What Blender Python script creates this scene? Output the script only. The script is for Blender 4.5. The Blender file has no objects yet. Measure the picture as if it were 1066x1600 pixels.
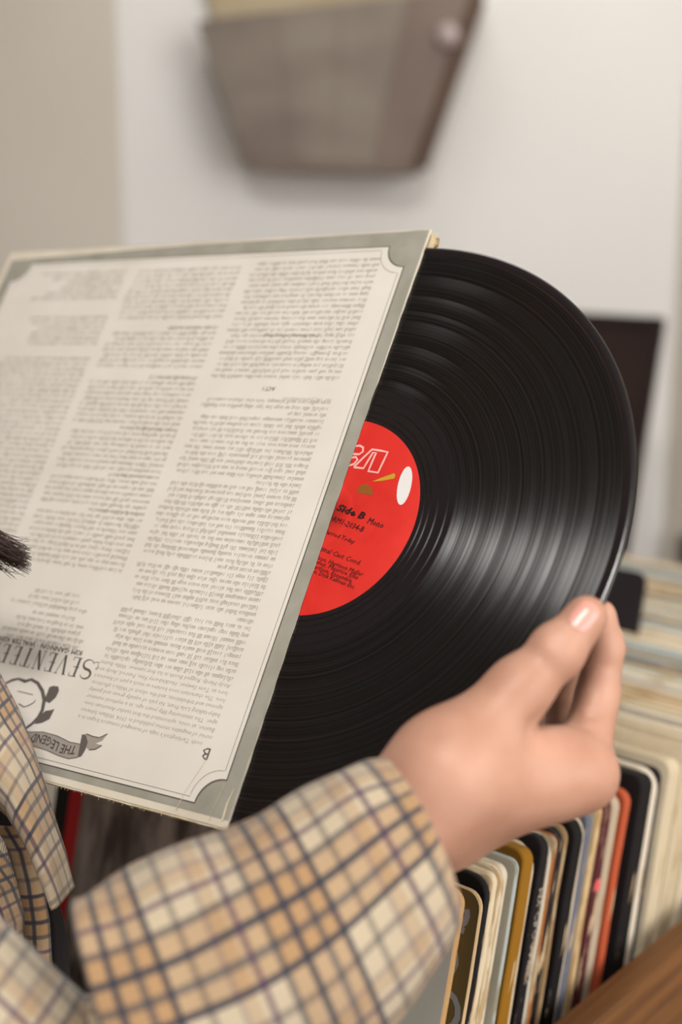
import bpy, bmesh, math, random
import numpy as np
from mathutils import Matrix, Vector
random.seed(7); rng = np.random.default_rng(7)
sc = bpy.context.scene
COL = sc.collection

# ------------------------------------------------------------------ camera
FPX = 2080.0                                   # focal length in pixels of the 1066x1600 frame
TH = math.atan(464 / FPX)                      # camera looks down a little
CAM = np.array([0, 0, 1.42])
AX = np.array([1.0, 0, 0]); AF = np.array([0, math.cos(TH), -math.sin(TH)]); AD = np.array([0, -math.sin(TH), -math.cos(TH)])
M3 = np.stack([AX, AD, AF], 1)                 # camera axes (right, down, forward) -> world
cd = bpy.data.cameras.new('camera'); cam = bpy.data.objects.new('camera', cd); COL.objects.link(cam)
cam.matrix_world = Matrix(((AX[0], -AD[0], -AF[0], CAM[0]), (AX[1], -AD[1], -AF[1], CAM[1]), (AX[2], -AD[2], -AF[2], CAM[2]), (0, 0, 0, 1)))
cd.sensor_fit = 'VERTICAL'; cd.sensor_height = 36.0; cd.sensor_width = 24.0; cd.lens = 36.0 * FPX / 1600
cd.clip_start = 0.02
cd.dof.use_dof = True; cd.dof.focus_distance = 0.615; cd.dof.aperture_fstop = 3.7
sc.camera = cam
# ------------------------------------------------------------------ world, lights, exposure
w = bpy.data.worlds.new('world'); sc.world = w; w.use_nodes = True
w.node_tree.nodes['Background'].inputs[0].default_value = (1.0, 0.97, 0.93, 1); w.node_tree.nodes['Background'].inputs[1].default_value = 0.36
def area(name, loc, target, sx, sy, power, col):
    l = bpy.data.lights.new(name, 'AREA'); l.shape = 'RECTANGLE'; l.size = sx; l.size_y = sy; l.energy = power; l.color = col
    o = bpy.data.objects.new(name, l); COL.objects.link(o); o.location = loc
    o.rotation_euler = (Vector(target) - Vector(loc)).to_track_quat('-Z', 'Y').to_euler(); return o
area('ceiling_panel_light', (-0.16, -0.62, 2.68), (-0.16, -0.5, 0), 0.55, 0.42, 30, (1.0, 0.965, 0.925))
area('wall_fill_light', (0.22, 1.56, 2.42), (0.12, 1.8, 1.2), 0.9, 0.25, 3.6, (1.0, 0.96, 0.92))  # added fill high by the back wall to brighten it, no real lamp
area('side_fill_light', (1.9, -1.2, 2.0), (0.3, 1.6, 1.5), 2.2, 2.0, 78, (1.0, 0.975, 0.955))  # added broad fill from behind right to lift the back wall, not a window
vs = sc.view_settings; vs.view_transform = 'Standard'; vs.look = 'None'; vs.gamma = 1; vs.exposure = 0.12; vs.use_curve_mapping = False

# ------------------------------------------------------------------ helpers
def pix(px, py, z): return CAM + AX * ((px - 533) / FPX * z) + AD * ((py - 800) / FPX * z) + AF * z
def pray(px, py): return AX * ((px - 533) / FPX) + AD * ((py - 800) / FPX) + AF
def hit(px, py, p0, n):
    d = pray(px, py); return CAM + d * (((p0 - CAM) @ n) / (d @ n))
def lin(c): return tuple((x / 255 / 12.92) if x / 255 <= 0.04045 else ((x / 255 + 0.055) / 1.055) ** 2.4 for x in c)
def rgba(c): return (*lin(c), 1)
def tag(o, label=None, cat=None, group=None, kind=None):
    if label: o['label'] = label
    if cat: o['category'] = cat
    if group: o['group'] = group
    if kind: o['kind'] = kind
    return o
def empty(name, loc=(0, 0, 0)):
    o = bpy.data.objects.new(name, None); COL.objects.link(o); o.location = loc; o.empty_display_size = 0.05
    o.matrix_world = Matrix.Translation(Vector(loc)); return o
def link(name, me, mats, parent=None, mw=None, smooth=False):
    if not isinstance(mats, (list, tuple)): mats = [mats]
    for m in mats: me.materials.append(m)
    o = bpy.data.objects.new(name, me); COL.objects.link(o)
    if smooth: me.polygons.foreach_set('use_smooth', [True] * len(me.polygons))
    if mw is not None: o.matrix_world = mw
    if parent is not None:
        o.parent = parent
        o.matrix_parent_inverse = parent.matrix_world.inverted()
    return o
def mesh(verts, faces, name='m'):
    me = bpy.data.meshes.new(name); me.from_pydata([tuple(map(float, v)) for v in verts], [], faces); me.update(); return me
def boxmesh(size, loc=(0, 0, 0), bevel=0.0, axes=None):
    bm = bmesh.new(); bmesh.ops.create_cube(bm, size=1.0)
    for v in bm.verts: v.co = Vector((v.co.x * size[0], v.co.y * size[1], v.co.z * size[2]))
    if bevel: bmesh.ops.bevel(bm, geom=bm.edges[:] + bm.verts[:], offset=bevel, segments=2, affect='EDGES', profile=0.7)
    if axes is not None:
        A = np.stack(axes, 1)
        for v in bm.verts: v.co = Vector(A @ np.array(v.co))
    for v in bm.verts: v.co += Vector(loc)
    me = bpy.data.meshes.new('box'); bm.to_mesh(me); bm.free(); return me
class Acc:
    def __init__(s): s.v = []; s.f = []
    def poly(s, pts):
        b = len(s.v); s.v += [tuple(map(float, p)) for p in pts]; s.f.append(tuple(range(b, b + len(pts))))
    def add(s, verts, faces):
        b = len(s.v); s.v += [tuple(map(float, p)) for p in verts]; s.f += [tuple(i + b for i in f) for f in faces]
    def stroke(s, pts, wd, z):                # polyline of constant or per-point width, in a plane
        pts = [np.array(p[:2], float) for p in pts]; n = len(pts)
        ws = wd if isinstance(wd, (list, tuple)) else [wd] * n
        L = []; Rr = []
        for i in range(n):
            a = pts[max(i - 1, 0)]; c = pts[min(i + 1, n - 1)]; d = c - a; d = d / (np.linalg.norm(d) + 1e-12); nn = np.array([-d[1], d[0]])
            L.append(pts[i] + nn * ws[i] / 2); Rr.append(pts[i] - nn * ws[i] / 2)
        for i in range(n - 1):
            s.poly([(*Rr[i], z), (*Rr[i + 1], z), (*L[i + 1], z), (*L[i], z)])
    def build(s, name, mats, parent=None, mw=None, smooth=False): return link(name, mesh(s.v, s.f), mats, parent, mw, smooth)

def mat(name, col, rough=0.6, spec=0.5):
    m = bpy.data.materials.new(name); m.use_nodes = True; b = m.node_tree.nodes['Principled BSDF']
    b.inputs['Base Color'].default_value = rgba(col); b.inputs['Roughness'].default_value = rough; b.inputs['Specular IOR Level'].default_value = spec
    return m
def nd(m, t, **kw):
    n = m.node_tree.nodes.new(t)
    for k, v in kw.items(): setattr(n, k, v)
    return n
def lk(m, a, b): m.node_tree.links.new(a, b)
def bsdf(m): return m.node_tree.nodes['Principled BSDF']
def noise_mat(name, c1, c2, scale=20, rough=0.6, detail=6, bump=0.0, bscale=None, spec=0.4, stretch=None, lo=0.35, hi=0.65):
    m = mat(name, c1, rough, spec); tc = nd(m, 'ShaderNodeTexCoord'); mp = nd(m, 'ShaderNodeMapping'); lk(m, tc.outputs['Object'], mp.inputs[0])
    if stretch: mp.inputs['Scale'].default_value = stretch
    n = nd(m, 'ShaderNodeTexNoise'); n.inputs['Scale'].default_value = scale; n.inputs['Detail'].default_value = detail; lk(m, mp.outputs[0], n.inputs['Vector'])
    r = nd(m, 'ShaderNodeValToRGB'); r.color_ramp.elements[0].color = rgba(c1); r.color_ramp.elements[1].color = rgba(c2)
    r.color_ramp.elements[0].position = lo; r.color_ramp.elements[1].position = hi
    lk(m, n.outputs['Fac'], r.inputs[0]); lk(m, r.outputs[0], bsdf(m).inputs['Base Color'])
    if bump:
        n2 = nd(m, 'ShaderNodeTexNoise'); n2.inputs['Scale'].default_value = bscale or scale * 8; n2.inputs['Detail'].default_value = 4; lk(m, mp.outputs[0], n2.inputs['Vector'])
        b = nd(m, 'ShaderNodeBump'); b.inputs['Strength'].default_value = bump; b.inputs['Distance'].default_value = 0.001
        lk(m, n2.outputs['Fac'], b.inputs['Height']); lk(m, b.outputs[0], bsdf(m).inputs['Normal'])
    return m
def surface_nets(Fv, org, h):
    ins = Fv < 0; nx, ny, nz = Fv.shape
    c = np.zeros((nx - 1, ny - 1, nz - 1), int)
    for dx in (0, 1):
        for dy in (0, 1):
            for dz in (0, 1): c += ins[dx:nx - 1 + dx, dy:ny - 1 + dy, dz:nz - 1 + dz]
    act = (c > 0) & (c < 8); ids = -np.ones(c.shape, int); cells = np.argwhere(act); ids[act] = np.arange(len(cells))
    pos = np.zeros((len(cells), 3)); cnt = np.zeros(len(cells))
    cor = [(a, b, d) for a in (0, 1) for b in (0, 1) for d in (0, 1)]
    for p in cor:
        for ax in range(3):
            if p[ax]: continue
            q = list(p); q[ax] = 1
            A = Fv[cells[:, 0] + p[0], cells[:, 1] + p[1], cells[:, 2] + p[2]]; B = Fv[cells[:, 0] + q[0], cells[:, 1] + q[1], cells[:, 2] + q[2]]
            k = (A < 0) != (B < 0); t = np.where(k, A / np.where(k, A - B, 1), 0)
            pt = np.tile(np.array(p, float), (len(cells), 1)); pt[:, ax] += t
            pos[k] += pt[k]; cnt[k] += 1
    V = (cells + pos / cnt[:, None]) * h + org
    quads = []
    for ax in range(3):
        sl0 = [slice(None)] * 3; sl1 = [slice(None)] * 3; sl0[ax] = slice(0, -1); sl1[ax] = slice(1, None)
        a = ins[tuple(sl0)]; b = ins[tuple(sl1)]; e = np.argwhere(a != b); u, v = [(1, 2), (2, 0), (0, 1)][ax]
        ok = (e[:, u] > 0) & (e[:, v] > 0) & (e[:, u] < Fv.shape[u] - 1) & (e[:, v] < Fv.shape[v] - 1); e = e[ok]
        s = a[e[:, 0], e[:, 1], e[:, 2]]
        def cid(du, dv):
            k = e.copy(); k[:, u] -= du; k[:, v] -= dv; return ids[k[:, 0], k[:, 1], k[:, 2]]
        q = np.stack([cid(1, 1), cid(0, 1), cid(0, 0), cid(1, 0)], 1); q[~s] = q[~s][:, ::-1]; quads.append(q)
    return V, np.concatenate(quads)
def smin(a, b, k):
    h = np.clip(0.5 + 0.5 * (b - a) / k, 0, 1); return b * (1 - h) + a * h - k * h * (1 - h)
def cone(P, a, b, ra, rb):
    a = np.asarray(a, float); b = np.asarray(b, float); ab = b - a; t = np.clip(((P - a) @ ab) / (ab @ ab), 0, 1)
    return np.linalg.norm(P - a - t[:, None] * ab, axis=1) - (ra + (rb - ra) * t)
def ell(P, c, r, R3=None):
    q = P - np.asarray(c); 
    if R3 is not None: q = q @ R3
    r = np.asarray(r); k = np.linalg.norm(q / r, axis=1); return (k - 1) * r.min() * 0.5 + (k - 1) * r.mean() * 0.5
def sdf_mesh(fn, lo, hi, h):
    lo = np.asarray(lo); hi = np.asarray(hi); n = np.ceil((hi - lo) / h).astype(int) + 1
    g = np.stack(np.meshgrid(*[lo[i] + np.arange(n[i]) * h for i in range(3)], indexing='ij'), -1).reshape(-1, 3)
    return surface_nets(fn(g).reshape(n), lo, h)
def text_geo(body, size, bold=0.0, shear=0.0, align='LEFT', res=2):
    c = bpy.data.curves.new('t', 'FONT'); c.body = body; c.size = size; c.align_x = align; c.shear = shear; c.offset = bold; c.resolution_u = res
    o = bpy.data.objects.new('t', c); COL.objects.link(o); bpy.context.view_layer.update()
    me = bpy.data.meshes.new_from_object(o.evaluated_get(bpy.context.evaluated_depsgraph_get()))
    v = np.array([x.co[:] for x in me.vertices]).reshape(-1, 3); f = [tuple(p.vertices) for p in me.polygons]
    bpy.data.objects.remove(o); bpy.data.curves.remove(c); bpy.data.meshes.remove(me); return v, f

# ------------------------------------------------------------------ materials
M_wall = noise_mat('wall_paint', (240, 238, 234), (244, 242, 238), 3, 0.85, bump=0.15, bscale=120)
M_wall_beige = noise_mat('wall_paint_beige', (234, 226, 211), (238, 231, 217), 3, 0.85, bump=0.15, bscale=120)
M_ceil = mat('ceiling_paint', (190, 186, 180), 0.9)
M_floor = noise_mat('floor_wood', (92, 66, 46), (120, 90, 64), 6, 0.5, stretch=(1, 8, 1))
M_crate = noise_mat('crate_wood', (94, 58, 26), (122, 80, 40), 9, 0.55, bump=0.3, bscale=60, stretch=(1, 14, 14))
M_table = noise_mat('table_wood', (84, 58, 38), (110, 80, 54), 7, 0.5, stretch=(1, 9, 1))
M_cream = noise_mat('cream_card', (214, 204, 184), (224, 215, 197), 40, 0.62, detail=8, bump=0.06, bscale=400)
M_page = noise_mat('page_print', (220, 214, 203), (227, 222, 212), 22, 0.5, detail=8, bump=0.04, bscale=500)
M_grey = noise_mat('grey_frame_print', (150, 147, 134), (164, 161, 149), 60, 0.55, detail=8)
M_ink = mat('dark_ink', (92, 85, 77), 0.6)
M_ink_soft = mat('body_text_ink', (176, 169, 156), 0.65)
M_ink_mid = mat('mid_ink', (140, 134, 124), 0.6)
M_kraft = noise_mat('worn_kraft', (205, 186, 150), (226, 212, 182), 90, 0.85, bump=0.4, bscale=700)

# vinyl: circular grooves with a radial tangent
M_vinyl = mat('grooved_vinyl', (9, 8, 9), 0.3, 0.8); b = bsdf(M_vinyl)
tg = nd(M_vinyl, 'ShaderNodeTangent'); tg.direction_type = 'RADIAL'; tg.axis = 'Z'; lk(M_vinyl, tg.outputs[0], b.inputs['Tangent'])
b.inputs['Anisotropic'].default_value = 1.0; b.inputs['Anisotropic Rotation'].default_value = 0.25
tc = nd(M_vinyl, 'ShaderNodeTexCoord'); ln = nd(M_vinyl, 'ShaderNodeVectorMath', operation='LENGTH'); lk(M_vinyl, tc.outputs['Object'], ln.inputs[0])
n1 = nd(M_vinyl, 'ShaderNodeTexNoise', noise_dimensions='1D'); n1.inputs['Scale'].default_value = 260; n1.inputs['Detail'].default_value = 6; lk(M_vinyl, ln.outputs['Value'], n1.inputs['W'])
mr = nd(M_vinyl, 'ShaderNodeMapRange'); mr.inputs['From Min'].default_value = 0.3; mr.inputs['From Max'].default_value = 0.7; mr.inputs['To Min'].default_value = 0.34; mr.inputs['To Max'].default_value = 0.46
lk(M_vinyl, n1.outputs['Fac'], mr.inputs[0]); lk(M_vinyl, mr.outputs[0], b.inputs['Roughness'])
nq = nd(M_vinyl, 'ShaderNodeTexNoise', noise_dimensions='1D'); nq.inputs['Scale'].default_value = 900; nq.inputs['Detail'].default_value = 5; lk(M_vinyl, ln.outputs['Value'], nq.inputs['W'])
mq = nd(M_vinyl, 'ShaderNodeMapRange'); mq.inputs['From Min'].default_value = 0.32; mq.inputs['From Max'].default_value = 0.68; mq.inputs['To Min'].default_value = 0.38; mq.inputs['To Max'].default_value = 0.95
lk(M_vinyl, nq.outputs['Fac'], mq.inputs[0]); lk(M_vinyl, mq.outputs[0], b.inputs['Specular IOR Level'])
M_vinyl_smooth = mat('smooth_vinyl', (24, 20, 22), 0.2, 0.6)
M_label = noise_mat('red_label', (205, 38, 30), (214, 46, 36), 60, 0.5)
M_labelink = mat('label_ink', (48, 8, 8), 0.5)
M_pink = mat('label_pale_pink', (240, 178, 172), 0.5)
M_gold = mat('emblem_gold', (196, 150, 40), 0.5); M_brown = mat('emblem_brown', (140, 84, 24), 0.5); M_white = mat('emblem_white', (226, 224, 220), 0.5)

# skin
M_skin = noise_mat('skin', (180, 134, 111), (193, 148, 126), 38, 0.48, detail=3, bump=0.12, bscale=900, spec=0.35)
bsdf(M_skin).inputs['Subsurface Weight'].default_value = 0.18; bsdf(M_skin).inputs['Subsurface Radius'].default_value = (0.008, 0.003, 0.0015); bsdf(M_skin).inputs['Subsurface Scale'].default_value = 0.5
M_nail = mat('nail', (214, 152, 138), 0.28, 0.5)
M_hair = mat('dark_hair', (50, 31, 26), 0.5)
M_shirt = mat('black_top', (22, 18, 18), 0.9)

def plaid(name, P=0.062):
    m = mat(name, (206, 190, 164), 0.92, 0.2); nt = m.node_tree
    uv = nd(m, 'ShaderNodeUVMap'); uv.uv_map = 'UVMap'; sp = nd(m, 'ShaderNodeSeparateXYZ'); lk(m, uv.outputs[0], sp.inputs[0])
    def fr(sock, off):
        a = nd(m, 'ShaderNodeMath', operation='MULTIPLY_ADD'); a.inputs[1].default_value = 1 / P; a.inputs[2].default_value = off; lk(m, sock, a.inputs[0])
        b = nd(m, 'ShaderNodeMath', operation='FRACT'); lk(m, a.outputs[0], b.inputs[0]); return b.outputs[0]
    def ramp(sock, stops):
        r = nd(m, 'ShaderNodeValToRGB'); cr = r.color_ramp; cr.interpolation = 'LINEAR'
        while len(cr.elements) > 1: cr.elements.remove(cr.elements[-1])
        cr.elements[0].position = 0; cr.elements[0].color = (stops[0][1],) * 3 + (1,)
        for p, v in stops[1:]:
            e = cr.elements.new(p); e.color = (v, v, v, 1)
        lk(m, sock, r.inputs[0]); return r.outputs[0]
    def lines(cs, wd, amp):
        st = [(0, 0)]
        for c, a in zip(cs, amp): st += [(c - wd, 0), (c - wd * 0.55, a), (c + wd * 0.55, a), (c + wd, 0)]
        return st
    def mix(fac, a, colb):
        x = nd(m, 'ShaderNodeMix', data_type='RGBA'); lk(m, fac, x.inputs['Factor']); lk(m, a, x.inputs['A']) if not isinstance(a, tuple) else setattr(x.inputs['A'], 'default_value', a)
        x.inputs['B'].default_value = colb; return x.outputs['Result']
    col = rgba((182, 167, 142))
    fu, fv = fr(sp.outputs['X'], 0.1), fr(sp.outputs['Y'], 0.3)
    ochre = rgba((156, 112, 62))
    bands = [(0, 0.0), (0.02, 0.0), (0.03, .5), (0.12, .5), (0.13, .1), (0.15, .1), (0.16, .5), (0.25, .5), (0.26, .1), (0.28, .1), (0.29, .5), (0.39, .5), (0.40, .05), (0.60, 0.0), (0.61, .3), (0.68, .3), (0.69, 0), (1, 0)]
    for s in (fu, fv): col = mix(ramp(s, bands), col, ochre)
    ln_n = ([0.02, 0.14, 0.27, 0.41, 0.86], [.92, .72, .92, .72, .5]); ln_p = ([0.55, 0.70], [.75, .35])
    for s in (fu, fv):
        col = mix(ramp(s, lines(ln_n[0], 0.026, ln_n[1])), col, rgba((40, 44, 58)))
        col = mix(ramp(s, lines(ln_p[0], 0.022, ln_p[1])), col, rgba((66, 40, 72)))
    lk(m, col, bsdf(m).inputs['Base Color'])
    wv = nd(m, 'ShaderNodeTexWave'); wv.bands_direction = 'DIAGONAL'; wv.inputs['Scale'].default_value = 420; wv.inputs['Distortion'].default_value = 1.0; lk(m, uv.outputs[0], wv.inputs['Vector'])
    bp = nd(m, 'ShaderNodeBump'); bp.inputs['Strength'].default_value = 0.35; bp.inputs['Distance'].default_value = 0.0006; lk(m, wv.outputs['Fac'], bp.inputs['Height']); lk(m, bp.outputs[0], bsdf(m).inputs['Normal'])
    bsdf(m).inputs['Sheen Weight'].default_value = 0.25; bsdf(m).inputs['Sheen Roughness'].default_value = 0.6
    return m
M_plaid = plaid('plaid_wool'); M_plaid_small = plaid('plaid_wool_lapel', 0.050)

# ------------------------------------------------------------------ room shell
wy = math.radians(97); WD = np.array([math.sin(wy), math.cos(wy), 0]); WN = np.array([math.cos(wy), -math.sin(wy), 0]); UP = np.array([0, 0, 1.0])
W0 = hit(520, 300, pix(520, 300, 2.0), AF); W0[2] = 0
H = 2.75
def wall(name, a, d, length, thick, nrm, m):
    c = a + d * length / 2 - nrm * thick / 2 + UP * H / 2
    o = link(name, boxmesh((length, thick, H), c, 0, (d, nrm, UP)), m); tag(o, kind='structure'); return o
cornL = hit(192, 300, W0 + UP, WN); cornL[2] = 0
cornR = hit(1043, 700, W0 + UP, WN); cornR[2] = 0
wall('wall_back', cornL, WD, float((cornR - cornL) @ WD), 0.12, WN, M_wall)
wall('wall_left', cornL, np.array([-math.sin(math.radians(66)), math.cos(math.radians(66)), 0]), 3.2, 0.12, np.array([-math.cos(math.radians(66)), -math.sin(math.radians(66)), 0]), M_wall_beige)
wall('wall_right', cornR, np.array([.45, -.893, 0]), 2.6, 0.12, np.array([-.893, -.45, 0]), M_wall_beige)
tag(link('floor', boxmesh((9, 9, 0.1), (0, 1, -0.05)), M_floor), kind='structure')
tag(link('ceiling', boxmesh((9, 9, 0.1), (0, 1, H + 0.05)), M_ceil), kind='structure')

# tapered bin hanging on the back wall
binb = W0 + UP * 1.5
root = empty('wall_bin', hit(520, 250, W0 + UP, WN)); tag(root, 'tapered grey-brown wooden bin hanging on the white back wall', 'wall bin')
M_bin = noise_mat('weathered_wood', (124, 111, 102), (146, 137, 124), 5, 0.7, stretch=(1, 1, 2.5)); M_bin2 = noise_mat('bin_wood_violet', (120, 104, 94), (134, 118, 108), 6, 0.7); M_binl = noise_mat('pale_bin_wood', (176, 158, 124), (188, 172, 142), 8, 0.7); M_bind = noise_mat('shaded_bin_wood', (82, 60, 46), (98, 74, 58), 9, 0.7)
def prism(name, pts, depth, m, parent, nrm, bevel=0.003):
    pts = [np.asarray(p) for p in pts]; n = len(pts); vs_ = pts + [p - nrm * depth for p in pts]
    fs = [tuple(range(n)), tuple(range(2 * n - 1, n - 1, -1))] + [(i, i + n, (i + 1) % n + n, (i + 1) % n) for i in range(n)]
    me = mesh(vs_, fs); bm = bmesh.new(); bm.from_mesh(me); bmesh.ops.recalc_face_normals(bm, faces=bm.faces)
    if bevel: bmesh.ops.bevel(bm, geom=bm.edges[:], offset=bevel, segments=2, affect='EDGES')
    bm.to_mesh(me); bm.free(); return link(name, me, m, parent)
PF = W0 + WN * 0.11
fp = lambda x, y: hit(x, y, PF + UP, WN)
lerp2 = lambda a, b, t: (a[0] + (b[0] - a[0]) * t, a[1] + (b[1] - a[1]) * t)
BL_, BR_, TL_, TR_ = (396, 251), (646, 257), (322, 30), (741, -20)
for i, mm in enumerate((M_bin, M_bin2, M_bin, M_bin2)):          # four boards across the front
    t0, t1 = i / 4, (i + 1) / 4
    a = lerp2(BL_, BR_, t0); b2 = lerp2(BL_, BR_, t1); c = lerp2(TL_, TR_, t1); d = lerp2(TL_, TR_, t0)
    prism('board', [fp(*a), fp(*b2), fp(*c), fp(*d)], 0.012, [M_bin, M_bin, M_bin, M_bin2][i], root, WN, 0.0015)
def sidep(a, b2, name, m):
    A, B = fp(*a), fp(*b2); ins = np.cross(B - A, WN); ins /= np.linalg.norm(ins)
    prism(name, [A + WN * 0.002, B + WN * 0.002, B + WN * .002 + ins * 0.014, A + WN * .002 + ins * 0.014], 0.109, m, root, WN, 0.002)
sidep(BR_, TR_, 'side_panel', M_bind); sidep(TL_, BL_, 'side_panel', M_bin)  # shade on the right panel is put into its darker brown
A, B = fp(*BL_), fp(*BR_); prism('bottom_panel', [A, B, B - UP * 0.012, A - UP * 0.012], 0.107, M_bin2, root, WN, 0.002)
q0, q1 = hit(300, 60, W0 + WN * .018 + UP, WN), hit(770, 60, W0 + WN * .018 + UP, WN)
prism('back_panel', [hit(390, 240, W0 + WN * .018 + UP, WN), hit(660, 240, W0 + WN * .018 + UP, WN), hit(765, -90, W0 + WN * .018 + UP, WN), hit(300, -90, W0 + WN * .018 + UP, WN)], 0.016, M_binl, root, WN, 0.002)
kn = Acc(); kc = fp(700, 57)
for i in range(7):
    for j in range(20):
        pass
bmk = bmesh.new(); bmesh.ops.create_uvsphere(bmk, u_segments=20, v_segments=12, radius=0.017); mek = bpy.data.meshes.new('knob')
for v in bmk.verts: v.co = Vector(kc + WN * (0.006 + 0.6 * v.co.z) + WD * v.co.x + UP * v.co.y)
bmk.to_mesh(mek); bmk.free(); link('knob', mek, mat('pale_knob', (176, 160, 158), 0.3), root, smooth=True)

# small dark picture frame on the right wall, cut by the frame edge
RW = np.array([.45, -.893, 0]); RN = np.array([-.893, -.45, 0])
f0 = hit(1061, 836, cornR + RN * .018 + UP, RN)
pf = empty('picture_frame', f0 - UP * .22); tag(pf, 'small dark picture frame on the right wall at the frame edge', 'picture frame')
M_pf = mat('dark_frame', (52, 40, 34), .5)
for (a_, b_, w_, h_) in ((0, 0, .018, .22), (.142, 0, .018, .22), (.018, 0, .124, .018), (.018, .202, .124, .018)):
    q = f0 + RW * a_ - UP * b_; prism('frame_rail', [q, q + RW * w_, q + RW * w_ - UP * h_, q - UP * h_], .0178, M_pf, pf, RN, .001)
q = f0 + RW * .016 - UP * .016 - RN * .006; prism('picture', [q, q + RW * .128, q + RW * .128 - UP * .188, q - UP * .188], .006, mat('dim_picture', (120, 108, 96), .5), pf, RN, 0)

# ------------------------------------------------------------------ record row: directions and crate
PHI = math.radians(41.4); RD = np.array([math.sin(PHI), math.cos(PHI), 0]); TD = np.array([math.cos(PHI), -math.sin(PHI), 0])
LEAN = math.radians(13); UA = UP * math.cos(LEAN) + RD * math.sin(LEAN); NA = RD * math.cos(LEAN) - UP * math.sin(LEAN)
O = pix(727, 1396, 0.64)                       # near top corner of the front album
ALB = 0.311
zb = O[2] - ALB * math.cos(LEAN)               # height the albums stand on
def cw(s, t, h): return O + RD * s + TD * t + UP * (h - O[2])     # crate coordinates, h absolute height
crate = empty('record_crate', cw(0.2, -0.15, zb - 0.014)); tag(crate, 'brown wooden crate holding the long row of upright records', 'crate')
s0, s1 = -0.088, 0.80
hs = O[2] - 0.0931
def cbox(name, sa, sb, ta, tb, ha, hb, m=M_crate, bev=0.002):
    c = cw((sa + sb) / 2, (ta + tb) / 2, (ha + hb) / 2)
    me = boxmesh((sb - sa, tb - ta, hb - ha), (0, 0, 0), bev)
    mw = Matrix(((RD[0], TD[0] * -1, 0, c[0]), (RD[1], TD[1] * -1, 0, c[1]), (0, 0, 1, c[2]), (0, 0, 0, 1)))
    return link(name, me, m, crate, mw)
cbox('side_board', s0, s1, 0.0152, 0.031, zb - 0.013, hs)
cbox('side_board', s0, s1, -ALB - 0.036, -ALB - 0.02, zb - 0.013, hs)
cbox('end_board', s0 - 0.016, s0, -ALB - 0.036, 0.031, zb - 0.013, hs)
cbox('end_board', s1, s1 + 0.016, -ALB - 0.036, 0.031, zb - 0.013, hs)
cbox('base_board', s0, s1, -ALB - 0.02, 0.0152, zb - 0.013, zb - 0.001)
tz = zb - 0.0135
table = empty('display_table', cw(0.4, -0.2, 0)); tag(table, 'dark wooden table under the record crate', 'table')
def tbox(name, sa, sb, ta, tb, ha, hb):
    c = cw((sa + sb) / 2, (ta + tb) / 2, (ha + hb) / 2); mw = Matrix(((RD[0], -TD[0], 0, c[0]), (RD[1], -TD[1], 0, c[1]), (0, 0, 1, c[2]), (0, 0, 0, 1)))
    return link(name, boxmesh((sb - sa, tb - ta, hb - ha), (0, 0, 0), 0.003), M_table, table, mw)
tbox('table_top', -0.108, 0.93, -0.41, 0.1, tz - 0.03, tz)
for sa in (-0.08, 0.84):
    for ta in (-0.40, 0.0): tbox('leg', sa, sa + 0.06, ta, ta + 0.06, 0, tz - 0.03)

# ------------------------------------------------------------------ albums in the crate
_mc = {}
def edge_mat(col, wear):
    k = (col, wear)
    if k not in _mc:
        m = mat('album_edge', col, 0.75, 0.3); tc = nd(m, 'ShaderNodeTexCoord'); mp = nd(m, 'ShaderNodeMapping'); mp.inputs['Scale'].default_value = (160, 22, 22); lk(m, tc.outputs['Object'], mp.inputs[0])
        n = nd(m, 'ShaderNodeTexNoise'); n.inputs['Scale'].default_value = 1.6; n.inputs['Detail'].default_value = 7; lk(m, mp.outputs[0], n.inputs['Vector'])
        r = nd(m, 'ShaderNodeValToRGB'); d = 0.5 + (0.42 - wear) * 0.42
        r.color_ramp.elements[0].position = d - 0.03; r.color_ramp.elements[1].position = d + 0.03
        r.color_ramp.elements[0].color = rgba(col); 
        r.color_ramp.elements[1].color = rgba((206, 180, 142)) if sum(col) < 420 else rgba((int(col[0] * .84), int(col[1] * .78), int(col[2] * .68)))
        lk(m, n.outputs['Fac'], r.inputs[0]); lk(m, r.outputs[0], bsdf(m).inputs['Base Color']); _mc[k] = m
    return _mc[k]
def face_mat(col):
    k = ('f', col)
    if k not in _mc: _mc[k] = noise_mat('album_cover', tuple(int(c * 0.92) for c in col), col, 30, 0.55)
    return _mc[k]
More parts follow.
